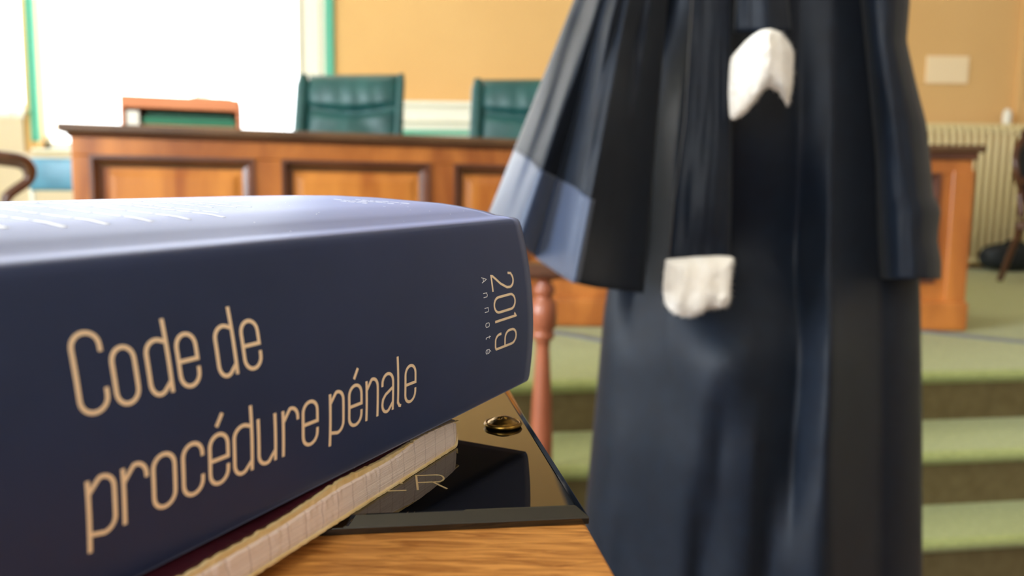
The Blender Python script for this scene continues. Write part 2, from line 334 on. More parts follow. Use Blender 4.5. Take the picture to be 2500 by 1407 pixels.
# grey strips lying on the dais carpet
def strip(p0, p1, wd, label):
    a, c = atz(*p0, DAIS), atz(*p1, DAIS); d = (c - a).normalized(); n = Vector((-d.y, d.x, 0)) * wd; pts = spl([a, a.lerp(c, .35) + n * .25, a.lerp(c, .7) - n * .2, c], 8)
    rows = []
    for p in pts: rows.append([p - n + Vector((0, 0, .0005)), p - n * .8 + Vector((0, 0, .006)), p + n * .8 + Vector((0, 0, .006)), p + n + Vector((0, 0, .0005))])
    o = obj('floor_strip', MB().grid(rows, True, True), MT['grey'], None, a, smooth=False); tag(o, label, 'cable cover', 'grey strips on the dais'); return o
strip((2200, 806), (2520, 838), .035, 'grey flat strip on the green dais, right of the robe')
strip((1345, 812), (1520, 840), .028, 'short grey flat strip on the green dais, left of the robe')

# ------------------------------------------------------------------ judges' bench
ZT = DAIS + .767
P0 = Vector((-1.535, 2.80, 0)); P1 = Vector((0.13, 3.312, 0)); P2 = Vector((1.885, 3.312, 0))
bench = thing('judges_bench', 'long panelled brown wooden judges bench on the green dais', 'bench', (0.13, 3.312, DAIS)); BL = bench.location
def seg_frame(A, B):
    d = (B - A); L = d.length; d.normalize(); n = Vector((d.y, -d.x, 0)); return A, d, n, L      # n points to the room
def sbox(mb, fr, s0, s1, q0, q1, z0, z1):
    A, d, n, L = fr
    vs = [A + d * s + n * q + Vector((0, 0, z)) for z in (z0, z1) for (s, q) in ((s0, q0), (s1, q0), (s1, q1), (s0, q1))]
    mb.add(vs, [(0, 3, 2, 1), (4, 5, 6, 7), (0, 1, 5, 4), (1, 2, 6, 5), (2, 3, 7, 6), (3, 0, 4, 7)])
frA = seg_frame(P0, P1); frB = seg_frame(P1, P2)
body = MB(); top = MB()
for fr, e0, e1 in ((frA, 0, 0), (frB, 0, 0)):
    sbox(body, fr, 0, fr[3], -.032, -.06, DAIS, ZT - .03)
sbox(body, frA, 0, .03, -.06, -.62, DAIS, ZT - .03); sbox(body, frB, frB[3] - .03, frB[3], -.06, -.62, DAIS, ZT - .03)
obj('carcass', body, MT['wood_bench'], bench, BL, bevel=.004)
# top with overhang, one bent slab
def offp(fr, s, q): return fr[0] + fr[1] * s + fr[2] * q
mid_f = P1 + (frA[2] + frB[2]).normalized() * .03; mid_b = P1 - (frA[2] + frB[2]).normalized() * .66
poly = [offp(frA, -.035, .03), mid_f, offp(frB, frB[3] + .035, .03), offp(frB, frB[3] + .035, -.66), mid_b, offp(frA, -.035, -.66)]
obj('bench_top', MB().prism([(p.x, p.y) for p in poly], ZT - .03, ZT), MT['wood_top'], bench, BL, bevel=.008, seg=3)
def panels(fr, stiles, ztop, zbot):
    """stiles: list of (s0, s1) along the face"""
    L = fr[3]
    st = MB()
    sbox(st, fr, 0, L, -.03, 0.0, ztop, ZT - .03); sbox(st, fr, 0, L, -.03, 0.0, DAIS + .11, zbot)
    for s0, s1 in stiles: sbox(st, fr, s0, s1, -.03, 0.0, zbot, ztop)
    obj('face_frame', st, MT['wood_bench'], bench, BL, bevel=.004)
    for (a, b_), (c, d_) in zip(stiles[:-1], stiles[1:]):
        s0, s1 = b_, c
        mo = MB()
        # sloping moulding frame round the panel
        A, d, n, _ = fr
        def ringp(i, q): return [A + d * s + n * q + Vector((0, 0, z)) for s, z in ((s0 + i, zbot + i), (s1 - i, zbot + i), (s1 - i, ztop - i), (s0 + i, ztop - i))]
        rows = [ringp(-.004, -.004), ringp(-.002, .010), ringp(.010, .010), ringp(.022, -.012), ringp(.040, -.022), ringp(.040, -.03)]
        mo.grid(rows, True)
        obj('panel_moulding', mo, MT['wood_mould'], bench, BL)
        pa = MB(); rows = [ringp(.038, -.030), ringp(.038, -.022), ringp(.052, -.022), ringp(.075, -.014)]
        pa.grid(rows, True); k = len(pa.v); pa.f.append((k - 4, k - 3, k - 2, k - 1)); pa.f.append((3, 2, 1, 0))
        obj('raised_panel', pa, MT['wood_panel'], bench, BL)
def s_on(fr, px, py):
    A, d, n, L = fr; r = ray(px, py); # intersect vertical plane
    t = ((A - EYE).dot(n)) / r.dot(n); return (EYE + r * t - A).dot(d), (EYE + r * t).z
ztop = s_on(frA, 420, 384)[1]; zbot = DAIS + .2
SA = [(0, s_on(frA, 221, 430)[0]), (s_on(frA, 620, 430)[0], s_on(frA, 690, 430)[0]), (s_on(frA, 1049, 430)[0], s_on(frA, 1110, 430)[0]), (frA[3] - .07, frA[3])]
panels(frA, SA, ztop, zbot)
xs = s_on(frB, 2292, 470)[0]
LB = frB[3]; SB = [(0, .08)] + [(.08 + (xs - .08) * k / 3 - (.09 if k < 3 else 0), .08 + (xs - .08) * k / 3) for k in (1, 2)] + [(xs, LB)]
panels(frB, SB, ztop - .01, zbot)
pl = MB(); sbox(pl, frA, -.02, frA[3], 0.022, -.08, DAIS, DAIS + .13); sbox(pl, frB, 0, LB + .012, .03, -.08, DAIS, DAIS + .125)
obj('plinth', pl, MT['wood_bench'], bench, BL, bevel=.016, seg=3)
# corner pilaster at the right end
pp = MB(); sbox(pp, frB, LB - .085, LB + .004, .012, -.05, DAIS + .12, ZT - .1); obj('corner_post', pp, MT['wood_bench'], bench, BL, bevel=.008, seg=3)
co = MB(); sbox(co, frB, 0, LB + .012, .016, -.1, ZT - .06, ZT - .03); sbox(co, frA, -.01, frA[3], .014, -.1, ZT - .045, ZT - .03); obj('cornice', co, MT['wood_mould'], bench, BL, bevel=.008)

# wooden filing box with green folders, standing open to the front
bx = at(292, 300, 3.08); bx2 = at(556, 300, 3.08)
ang = math.atan2(frA[1].y, frA[1].x); R = Matrix.Rotation(ang, 3, 'Z')
fb = thing('filing_box', 'orange wooden filing box open to the front on the bench top', 'box', (bx.x, 3.09, ZT)); wbx = .43; hb = .135
def rb(mb, a, c): return mb.box(a, c, R, fb.location)
m_ = MB(); rb(m_, (0, .0, hb - .045), (wbx, .26, hb)); obj('lid', m_, MT['orange_wood'], fb, fb.location, bevel=.003)
m_ = MB(); rb(m_, (0, 0, 0), (.012, .26, hb - .045)); rb(m_, (wbx - .012, 0, 0), (wbx, .26, hb - .045)); rb(m_, (0, .24, 0), (wbx, .26, hb - .045)); rb(m_, (.012, .0, 0), (wbx - .012, .26, .008)); obj('case', m_, MT['orange_wood'], fb, fb.location, bevel=.002)
def inb(name, a, c, m, label, cat, z0=.0, grp=None):
    m_ = MB(); rb(m_, a, c); o = obj(name, m_, MT[m], None, fb.location + R @ Vector(a), bevel=.002); tag(o, label, cat, grp); return o
inb('paper_stack', (.07, .02, .009), (.412, .23, .030), 'cardboard', 'buff paper stack at the bottom of the orange filing box', 'paper stack')
inb('green_folder', (.078, .012, .031), (.412, .23, .056), 'green_folder', 'green folder on the buff papers inside the orange filing box', 'folder')
inb('green_folder', (.085, .03, .057), (.405, .23, .076), 'dark_green', 'darker green folder on top inside the orange filing box', 'folder')
inb('white_card', (.018, .006, .010), (.064, .22, .078), 'white', 'small white block at the left end inside the orange filing box', 'card')
inb('thin_booklet', (.245, .05, hb + .001), (.40, .22, hb + .010), 'orange_wood', 'thin orange booklet lying on the filing box lid', 'booklet')

# ------------------------------------------------------------------ teal leather high-back chairs
def high_back(label, loc, rz, first=None):
    if first is not None:
        t = copy_tree(first); t.location = loc; t.rotation_euler = (0, 0, rz); t['label'] = label; return t
    t = thing('office_chair', label, 'chair', loc, rz, 'teal high-back chairs behind the bench')
    W = .25
    def back(front):
        rows = []
        for i in range(41):
            v = i / 40; z = .52 + .63 * v; hw = W * (1 - .05 * abs(2 * v - 1) ** 3); row = []
            for j in range(41):
                u = -1 + 2 * j / 40
                th = .055 * (1 - abs(u) ** 6) ** .5 * (1 - max(0, (v - .93) / .07) ** 2 * .9)
                seam = z - (.955 + .028 * u * u)
                d = th + .018 * math.exp(-((z - 1.06) / .09) ** 2) - .040 * math.exp(-(seam / .018) ** 2) * (1 - abs(u) ** 4)
                if z > .955: d += .0035 * math.sin(u * 17 + 9 * (z - .9) + 2 * u * u) * math.exp(-((z - 1.03) / .08) ** 2) * (1 - u * u)
                else: d += .008 * math.sin(abs(u) * 6 + z * 24) * (1 - u * u)
                row.append(Vector((u * hw, -d - .14 * (v - .5) * -1 + .0, z)))
            rows.append(row)
        return rows
    rows = back(True)
    cl = []
    for r in rows: cl.append(r + [Vector((v.x * .97, v.y + .10 + (v.y - r[0].y) * -.6, v.z)) for v in reversed(r)])
    obj('backrest', MB().grid(cl, True, True), MT['teal'], t, smooth=True)
    m_ = MB()
    for s in (-1, 1):
        m_ = MB(); pts = [Vector((s * (W + .006), -.045 + .14 * (v - .5), .52 + .625 * v)) for v in [k / 12 for k in range(13)]]
        m_.tube(pts, [.034 if s < 0 else .020] * 12 + [.022 if s < 0 else .015], 12); obj('side_bolster', m_, MT['teal'], t, smooth=True)
    rows = []
    for i in range(17):
        a = i / 16; y = -.50 + .46 * a
        rows.append([Vector((.25 * math.cos(th) * (abs(math.cos(th)) ** -.5 if abs(math.cos(th)) > .02 else 1), y, .47 + .055 * math.sin(th) * (abs(math.sin(th)) ** -.3 if abs(math.sin(th)) > .02 else 1))) for th in [2 * math.pi * k / 28 for k in range(28)]])
    obj('seat', MB().grid(rows, True, True), MT['teal'], t, smooth=True)
    for s in (-1, 1):
        obj('armrest', MB().tube(spl([(s * .29, -.06, .60), (s * .30, -.1, .68), (s * .30, -.36, .68), (s * .29, -.42, .56), (s * .26, -.40, .45)], 6), .018, 10), MT['chair_black'], t, smooth=True)
    obj('gas_column', MB().lathe([(.03, .09), (.03, .30), (.05, .42)], (0, -.26, 0), 16), MT['chair_black'], t, smooth=True)
    for k in range(5):
        a = 2 * math.pi * k / 5 + .3; e = Vector((math.cos(a) * .30, math.sin(a) * .30 - .26, .07))
        leg = obj('base_leg', MB().tube([(0, -.26, .11), (e.x * .6, (e.y + .26) * .6 - .26, .10), e], [.022, .018, .012], 10), MT['chair_black'], t, smooth=True)
        m_ = MB(); m_.lathe([(.008, -.022), (.028, -.016), (.03, 0), (.028, .016), (.008, .022)], (0, 0, 0), 16)
        Rm = Matrix.Rotation(math.pi / 2, 3, 'X'); m_.v = [Rm @ v + Vector((e.x, e.y, .03)) for v in m_.v]; obj('caster', m_, MT['chair_black'], leg, smooth=True)
    return t
c0 = at(856, 180, 4.12)
ch1 = high_back('teal leather high-back chair in front of the window edge, whole back in view', (c0.x, 4.12, DAIS), math.radians(-7))
c1_ = at(1285, 184, 4.20)
ch2 = high_back('teal leather high-back chair half hidden by the robe sleeve', (c1_.x, 4.20, DAIS), math.radians(-8), ch1)

# low teal-blue chair at the left behind the bench end
t = thing('low_chair', 'light blue low-back chair beside the left end of the bench', 'chair', (at(135, 400, 4.35).x, 4.35, DAIS), 0)
zc0 = at(110, 466, 4.35).z - DAIS; zc1 = at(110, 386, 4.35).z - DAIS
obj('backrest', MB().box((-.14, -.03, zc0), (.24, .03, zc1)), mat('light_blue_vinyl', (80, 146, 176), .35, .5, col2=(58, 116, 142), vscale=(6, 6, 6)), t, bevel=.02, seg=4, smooth=True)
obj('seat', MB().box((-.16, -.46, zc0 - .16), (.26, -.02, zc0 - .09)), MT['upholstery'], t, bevel=.02, seg=3)
for (sx, sy) in ((-.13, -.42), (.23, -.42), (-.13, -.0), (.23, -.0)):
    obj('leg', MB().tube([(sx, sy, 0), (sx, sy, zc0 - .14 if sy < -.1 else zc0 + .06)], .013, 10), MT['white'], t, smooth=True)

# carved wooden armchairs
def armchair(label, loc, rz, seatm, scale=1.0, first=None):
    if first is not None:
        t = copy_tree(first); t.location = loc; t.rotation_euler = (0, 0, rz); t['label'] = label
        for ch in t.children:
            if ch.name.startswith(('seat_cushion', 'back_cushion')): ch.data = ch.data.copy(); ch.data.materials[0] = seatm
        return t
    t = thing('carved_armchair', label, 'chair', loc, rz, 'carved wooden armchairs')
    wd = MT['wood_dark']
    for s in (-1, 1):
        obj('leg', MB().tube(spl([(s * .29, -.50, .0), (s * .275, -.49, .06), (s * .265, -.47, .2), (s * .29, -.50, .34), (s * .28, -.48, .41)], 6), [.022] * 6 + [.016] * 6 + [.02] * 6 + [.03] * 7, 12), wd, t, smooth=True)
        obj('leg', MB().tube(spl([(s * .24, .12, .0), (s * .24, .06, .2), (s * .25, .0, .42), (s * .25, .03, .62)], 6), .02, 12), wd, t, smooth=True)
        obj('armrest', MB().tube(spl([(s * .25, .02, .70), (s * .30, -.12, .69), (s * .33, -.30, .665), (s * .33, -.40, .645), (s * .30, -.41, .58), (s * .31, -.33, .50), (s * .29, -.36, .41)], 6), .019, 12), wd, t, smooth=True)
    sf = MB().box((-.30, -.51, .36), (.30, .02, .42)); obj('seat_frame', sf, wd, t, bevel=.012, seg=3)
    rows = []
    for i in range(13):
        a = i / 12; rows.append([Vector(((-.28 + .56 * j / 12), -.49 + .48 * a, .42 + .07 * (1 - (2 * a - 1) ** 4) ** .5 * (1 - (2 * j / 12 - 1) ** 4) ** .5)) for j in range(13)])
    cu = MB().grid(rows); cu.grid([[Vector((v.x, v.y, .42)) for v in reversed(r)] for r in rows]); obj('seat_cushion', cu, seatm, t, smooth=True)
    oval = [Vector((.265 * math.cos(a) * (1 + .06 * math.cos(2 * a)), .02 + .07 * (.5 + .5 * math.sin(a)), .80 + .26 * math.sin(a) + .02 * math.cos(4 * a))) for a in [2 * math.pi * k / 40 for k in range(41)]]
    obj('back_frame', MB().tube(oval, .022, 12), wd, t, smooth=True)
    cr = MB().tube(spl([(-.18, .085, 1.02), (-.07, .09, 1.065), (0, .09, 1.09), (.07, .09, 1.065), (.18, .085, 1.02)], 6), [.012] * 6 + [.022] * 12 + [.012] * 7, 12); obj('crest', cr, wd, t, smooth=True)
    rows = []
    for i in range(9):
        r = math.cos(i / 8 * math.pi / 2); dd = .035 * math.sin(i / 8 * math.pi / 2)
        rows.append([Vector((.25 * r * math.cos(a), .02 + .07 * (.5 + .5 * r * math.sin(a)) - dd, .80 + .245 * r * math.sin(a))) for a in [2 * math.pi * k / 32 for k in range(32)]])
    cu = MB().grid(rows, True, True); cu2 = [[Vector((v.x, v.y + .03 + 1.4 * (rows[0][0].y - .055) , v.z)) for v in rows[0]]]
    obj('back_cushion', cu, seatm, t, smooth=True)
    return t
ac = armchair('carved wooden armchair with beige upholstery at the far left edge', (-2.335, 3.08, DAIS), math.radians(122), MT['upholstery'])
ac.location.z = DAIS
ac2 = armchair('carved wooden armchair at the right edge before the radiator', (at(2545, 500, 5.6).x, 5.6, DAIS), math.radians(30), MT['black_bag'], first=ac)

# black bag on the floor at right
bgp = atz(2462, 664, DAIS); rows = []
for i in range(15):
    v = i / 14; z = .235 * v; k = (1 - abs(2 * v - 1) ** 3) ** .5 if 0 < v < 1 else .05
    rows.append([Vector((.24 * k * math.cos(a) * (1 + .1 * noise.noise(Vector((math.cos(a) * 2, math.sin(a) * 2, v * 3)))), .11 * k * math.sin(a), z + .02 * noise.noise(Vector((math.cos(a) * 3, 5, v))) * v)) for a in [2 * math.pi * q / 36 for q in range(36)]])
bag = thing('black_bag', 'slumped black bag on the dais floor below the radiator', 'bag', (bgp.x + .02, bgp.y + .02, DAIS))
obj('bag_body', MB().grid(rows, True, True), MT['black_bag'], bag, smooth=True)
obj('handle', MB().tube(spl([(-.1, -.02, .20), (-.06, -.06, .25), (.04, -.07, .24), (.1, -.02, .20)], 6), .008, 8), MT['black_bag'], bag, smooth=True)

# ------------------------------------------------------------------ radiator, wall card, white cabinet
xr0 = 2.95; zr = at(2350, 303, 6.66).z; rad = thing('cast_iron_radiator', 'tall cream ribbed radiator against the ochre wall', 'radiator', (xr0, 6.66, DAIS)); RL = rad.location
pitch = .0595; n = int((XR - .3 - xr0) / pitch)
for k in range(n):
    x = xr0 + .03 + k * pitch; m_ = MB()
    pts = [(x, 6.60, DAIS + .09), (x, 6.60, zr - .09), (x, 6.62, zr - .03), (x, 6.65, zr - .018), (x, 6.68, zr - .03), (x, 6.70, zr - .09), (x, 6.70, DAIS + .09), (x, 6.68, DAIS + .06), (x, 6.62, DAIS + .06), (x, 6.60, DAIS + .09)]
    m_.tube(pts, .0175, 10); m_.box((x - .021, 6.605, zr - .07), (x + .021, 6.695, zr - .02)); m_.box((x - .021, 6.605, DAIS + .05), (x + .021, 6.695, DAIS + .10))
    obj('radiator_column', m_, MT['cream'], rad, RL, smooth=True)
m_ = MB().box((xr0 + .01, 6.60, zr - .032), (xr0 + .06 + n * pitch, 6.70, zr - .0)); obj('top_rail', m_, MT['cream'], rad, RL, bevel=.012, seg=3)
for x in (xr0 + .1, xr0 + n * pitch - .05): obj('foot', MB().box((x - .02, 6.61, DAIS), (x + .02, 6.69, DAIS + .06)), MT['cream'], rad, RL, bevel=.005)
xv = at(2455, 285, 6.66).x; obj('valve', MB().lathe([(.02, zr - .02), (.03, zr), (.036, zr + .04), (.034, zr + .09), (.02, zr + .12), (.005, zr + .125)], (xv, 6.64, 0), 16), MT['white'], rad, RL, smooth=True)

a = at(2262, 137, 6.8); c = at(2360, 205, 6.8)
o = obj('wall_card', MB().box((a.x, YB - .016, c.z), (c.x, YB - .001, a.z)), MT['card'], None, (a.x, YB, c.z), bevel=.003); tag(o, 'blank pale card fixed on the ochre wall above the radiator', 'card')

xw0, xw1 = -1.47, 1.2; zt_ = at(1070, 247, 6.45).z
cabt = thing('low_cabinet', 'long low white cabinet with a ledge under the ochre wall', 'cabinet', (xw0, 6.45, DAIS)); CL = cabt.location
obj('cabinet_body', MB().box((xw0, 6.47, DAIS), (xw1, YB - .001, zt_ - .04)), MT['white'], cabt, CL, bevel=.005)
obj('cabinet_top', MB().box((xw0 - .02, 6.44, zt_ - .04), (xw1 + .02, YB - .001, zt_)), MT['white'], cabt, CL, bevel=.01)
z1_ = at(1070, 290, 6.45).z; obj('ledge', MB().box((xw0, 6.435, z1_ - .03), (xw1, 6.47, z1_)), MT['white'], cabt, CL, bevel=.008)
z2_ = at(1070, 322, 6.45).z; obj('green_band', MB().box((xw0, 6.455, z2_ - .022), (xw1, 6.47, z2_ + .014)), MT['green_trim'], cabt, CL, bevel=.002, label='green painted band')
for k in range(5):
    xa_ = xw0 + .03 + k * .53; d_ = obj('door', MB().box((xa_, 6.452, DAIS + .1), (xa_ + .5, 6.47, z2_ - .06)), MT['white'], cabt, CL, bevel=.006)
    obj('door_knob', MB().lathe([(.004, 0), (.014, .006), (.016, .014), (.006, .02)], (xa_ + .45, 6.44, z2_ - .2), 12), MT['brass'], d_, CL, smooth=True)

# ------------------------------------------------------------------ the bar rail with turned balusters
pb = at(1332, 700, 1.8); zrail = at(1332, 640, 1.8).z
bar = thing('wooden_rail', 'low wooden court rail with turned reddish posts between book and robe', 'railing', (pb.x, 1.8, 0)); TL = bar.location
yb_ = 1.8
m_ = MB(); x0 = -.95; x1 = pb.x + .032
pr = [(-.035, -.018), (-.038, -.006), (-.03, .004), (-.024, .014), (0, .018), (.024, .014), (.03, .004), (.038, -.006), (.035, -.018)]
m_.grid([[Vector((xx, yb_ + p[0], zrail - .018 + p[1])) for p in pr] for xx in (x0, x1)], True, True); obj('handrail', m_, MT['wood_dark'], bar, TL, bevel=.003)
def zz(py): return at(1330, py, 1.8).z
prof = [(.030, zz(668)), (.030, zz(680)), (.019, zz(684)), (.016, zz(690)), (.024, zz(700)), (.026, zz(712)), (.020, zz(722)), (.019, zz(728)), (.029, zz(738)), (.031, zz(765)), (.030, zz(798)), (.022, zz(806)), (.026, zz(814)), (.026, zz(824)), (.017, zz(832)), (.0155, zz(850)), (.018, zz(900)), (.023, zz(980)), (.026, zz(1060)), (.026, zz(1130)), (.020, zz(1200)), (.028, zz(1240)), (.028, .12), (.034, .11), (.034, .0)]
for k in range(9):
    m_ = MB().lathe(prof, (pb.x - .004 - k * .12, yb_, 0), 28); obj('turned_post', m_, MT['wood_red'], bar, TL, smooth=True)
m_ = MB().box((x0, yb_ - .04, 0), (x1, yb_ + .04, .05)); obj('bottom_rail', m_, MT['wood_dark'], bar, TL, bevel=.008)

# ------------------------------------------------------------------ robe
YR = 1.22
def cloth_rows(rowsdef, prof, ys, ycen, bulge, amp, nx=160, skirt=0):
    """rowsdef: (py list, left px list, right px list); prof: {py: [(px or fraction, tilt), ...]}; a folded cloth front"""
    PY, PL, PR = rowsdef; keys = sorted(prof); out = []
    for py in ys:
        L = interp(py, PY, PL); Rr = interp(py, PY, PR); a = at(L, py, ycen); c = at(Rr, py, ycen)
        # tilt profile between the two neighbouring key rows
        k0 = max([k for k in keys if k <= py], default=keys[0]); k1 = min([k for k in keys if k >= py], default=keys[-1]); t = 0 if k0 == k1 else (py - k0) / (k1 - k0)
        t = t * t * (3 - 2 * t)
        def g(key, s):
            Lk = interp(key, PY, PL); Rk = interp(key, PY, PR); P = prof[key]
            return interp(s, [(p[0] - Lk) / (Rk - Lk) for p in P], [p[1] for p in P])
        tot = [0.0]; dx = (c.x - a.x) / nx
        for j in range(nx):
            s = (j + .5) / nx; tot.append(tot[-1] - amp * ((1 - t) * g(k0, s) + t * g(k1, s)) * dx)
        row = []
        for j in range(nx + 1):
            s = j / nx; d = tot[j] - tot[-1] * s
            y = ycen + d - bulge * (max(0, 1 - (2 * s - 1) ** 2)) ** .5 + .0022 * noise.noise(Vector((s * 9, py * .006, ycen * 7)))
            sc_ = 1.0
            row.append(at(L + (Rr - L) * s, py, y))
        out.append(row)
    return out
def close_back(rows, back):
    out = []
    for r in rows:
        a, c = r[0], r[-1]; n = len(r); bk = []
        for j in range(n - 2, 0, -4):
            s = j / (n - 1); bk.append(Vector((a.x + (c.x - a.x) * s, (a.y + (c.y - a.y) * s) + back * (1 - (2 * s - 1) ** 2) ** .5 + .006 * math.sin(s * 40), r[j].z)))
        out.append(r + bk)
    return out
robe = thing('lawyer_robe', 'long black lawyer robe with wide pleated sleeves standing right of the book', 'robe', (at(1850, 700, YR).x, YR + .05, 0)); RB = robe.location
PYfloor = 2110
bPY = [-420, -360, -250, 0, 300, 700, 760, 1000, 1230, 1400, PYfloor]
bPL = [1790, 1650, 1560, 1585, 1540, 1484, 1474, 1452, 1430, 1418, 1385]
bPR = [1950, 2060, 2160, 2205, 2235, 2246, 2248, 2252, 2252, 2252, 2275]
bprof = {
 0: [(1590, -.9), (1640, -.9), (1668, .1), (1700, .25), (1765, .5), (1782, -1), (1800, .1), (1860, .3), (1890, -.3), (1940, -.4), (1960, .15), (2030, .1), (2045, -.5), (2130, -.5), (2150, .1), (2200, -.1)],
 300: [(1545, -.9), (1585, -.6), (1600, .7), (1650, .7), (1668, -.4), (1700, .2), (1770, .7), (1786, -1), (1800, -.3), (1940, -.5), (1960, .3), (2025, .25), (2040, -.6), (2130, -.6), (2150, .05), (2230, -.2)],
 600: [(1490, -.9), (1560, -.8), (1578, .5), (1640, .6), (1655, -.4), (1780, -.5), (1800, -.3), (1935, -.4), (1955, .8), (2015, .6), (2035, -.8), (2140, -.7), (2160, .05), (2245, -.2)],
 900: [(1460, .5), (1500, .1), (1560, .3), (1650, .55), (1760, .15), (1840, -.3), (1940, -.3), (1960, .8), (2015, .6), (2040, -.9), (2140, -.8), (2160, .05), (2250, -.3)],
 1100: [(1445, .6), (1500, .1), (1600, .5), (1700, .2), (1745, -.2), (1770, .35), (1830, .1), (1860, -.5), (1925, -.2), (1945, .8), (2005, .5), (2035, -.9), (2140, -.8), (2160, .05), (2250, -.3)],
 1400: [(1430, .4), (1500, 0), (1580, .6), (1660, .2), (1690, -.3), (1730, .5), (1800, .2), (1850, -.4), (1890, .5), (1980, .4), (2020, -.2), (2040, -.9), (2130, -.8), (2160, .05), (2250, -.4)],
 2110: [(1400, .4), (1500, -.5), (1600, .7), (1700, -.6), (1800, .6), (1900, -.7), (2000, .7), (2100, -.7), (2200, .6), (2260, -.4)]}
ysb = [-420, -400, -380, -360, -330, -300, -270] + list(range(-240, 2111, 30)); ysb[-1] = PYfloor
rows = cloth_rows((bPY, bPL, bPR), bprof, ysb, YR + .05, .10, 1.6)
for r in rows[:3]:
    pass
rows[-1] = [Vector((v.x, v.y, max(.004, .004))) for v in rows[-1]]
obj('robe_body', MB().grid(close_back(rows, .12), True, True), MT['robe'], robe, RB, smooth=True)

def sleeve(top, hem, prof, ycen, bulge, amp, back, nx=140, nv=60, vr=None, lift=0.0, s0=0, s1=1):
    """top/hem: lists of (s, px, py); each column is a straight fall from shoulder to hem"""
    rows = []
    for i in range(nv + 1):
        row = []; tot = 0; acc = []
        for j in range(nx + 1):
            s = s0 + (s1 - s0) * j / nx
            tx = interp(s, [p[0] for p in top], [p[1] for p in top]); ty = interp(s, [p[0] for p in top], [p[2] for p in top])
            hx = interp(s, [p[0] for p in hem], [p[1] for p in hem]); hy = interp(s, [p[0] for p in hem], [p[2] for p in hem])
            va, vb = (0, 1) if vr is None else vr(s)
            v = va + (vb - va) * i / nv
            px = tx + (hx - tx) * v; py = ty + (hy - ty) * v
            row.append((px, py, s, v))
        out = []
        for j, (px, py, s, v) in enumerate(row):
            # fold depth: integral of the tilt profile up to s, detrended, growing towards the hem
            d = fold(prof, s, v) * amp
            wv = bulge * (max(0, 1 - (2 * s - 1) ** 2)) ** .5
            out.append(at(px, py, ycen + d - wv - lift))
        rows.append(out)
    return rows
_fc = {}
def fold(prof, s, v):
    ks = sorted(prof)
    def I(k, s):
        key = (id(prof), k)
        if key not in _fc:
            acc = [0.0]
            for j in range(200): acc.append(acc[-1] - interp((j + .5) / 200, [p[0] for p in prof[k]], [p[1] for p in prof[k]]) / 200)
            tot = acc[-1]; _fc[key] = [a - tot * j / 200 for j, a in enumerate(acc)]
        f = _fc[key]; x = s * 200; j = min(199, int(x)); return f[j] + (f[j + 1] - f[j]) * (x - j)
    k0 = max([k for k in ks if k <= v], default=ks[0]); k1 = min([k for k in ks if k >= v], default=ks[-1]); t = 0 if k0 == k1 else (v - k0) / (k1 - k0)
    return I(k0, s) * (1 - t) + I(k1, s) * t
LT = [(0, 1500, -250), (1, 1650, -250)]
LH = [(0, 1180, 552), (.25, 1278, 598), (.36, 1312, 634), (.55, 1395, 690), (.70, 1452, 702), (1, 1572, 716)]
lprof = {0: [(0, .3), (.2, .4), (.25, -.8), (.4, .5), (.5, -.9), (.65, .6), (.72, -.9), (1, -.9)],
         .35: [(0, .2), (.08, -.8), (.12, .9), (.24, .7), (.28, -1.4), (.34, .8), (.42, .5), (.46, -1.6), (.52, .6), (.58, -1.2), (.68, -1.5), (.78, .4), (.84, -1.2), (1, -1.3)],
         .65: [(0, .9), (.08, .7), (.11, -.8), (.15, 1.0), (.20, .9), (.24, -1.4), (.33, -1.8), (.36, 1.3), (.48, 1.1), (.51, -.9), (.54, 1.1), (.58, -1.4), (.75, -1.8), (1, -1.0)],
         1: [(0, 1.0), (.15, 1.1), (.20, .2), (.24, -1.6), (.33, -2.2), (.36, 1.6), (.55, 1.4), (.58, -1.3), (.75, -1.8), (.9, -.8), (1, -.5)]}
sl_rows = sleeve(LT, LH, lprof, 1.10, .05, .29, .08)
sleeveL = obj('sleeve', MB().grid(close_back(sl_rows, .09), True, True), MT['robe'], robe, RB, smooth=True)
# satin cuff band along the hem: top line runs (1250,365) .. (1435,485)
def vcuff(s):
    y = interp(s, [0, .14, .2, .33, .45, .56, .7, 1], [362, 392, 412, 432, 455, 484, 500, 520])
    hy = interp(s, [p[0] for p in LH], [p[2] for p in LH]); return ((y + 250) / (hy + 250), 1.0)
cf = sleeve(LT, LH, lprof, 1.10, .05, .29, .08, nv=24, vr=vcuff, lift=.003, s0=0.004, s1=.60)
cb = [[v + Vector((0, .0055, 0)) for v in r] for r in cf]
m_ = MB(); full = [f_ + list(reversed(b_)) for f_, b_ in zip(cf, cb)]; m_.grid(full, True, True)
obj('cuff_facing', m_, MT['satin'], sleeveL, RB, smooth=True, label='pale blue-grey satin cuff band')
# right sleeve hanging close to the body
rPY = [-250, -100, 0, 100, 200, 300, 400, 480, 500, 515, 560, 590, 640, 682]
rPL = [2050, 2080, 2100, 2110, 2120, 2130, 2140, 2145, 2146, 2148, 2150, 2152, 2154, 2156]
rPR = [2160, 2210, 2222, 2214, 2236, 2262, 2273, 2280, 2292, 2298, 2291, 2290, 2299, 2298]
rprof = {0: [(2100, .2), (2150, 0), (2222, -.2)], 300: [(2130, .3), (2200, 0), (2262, -.4)], 682: [(2156, .5), (2200, .1), (2230, .2), (2298, -.6)]}
rr = cloth_rows((rPY, rPL, rPR), rprof, list(range(-250, 680, 14)) + [682], 1.20, .07, .5, nx=60)
sr = obj('sleeve', MB().grid(close_back(rr, .07), True, True), MT['robe'], robe, RB, smooth=True)

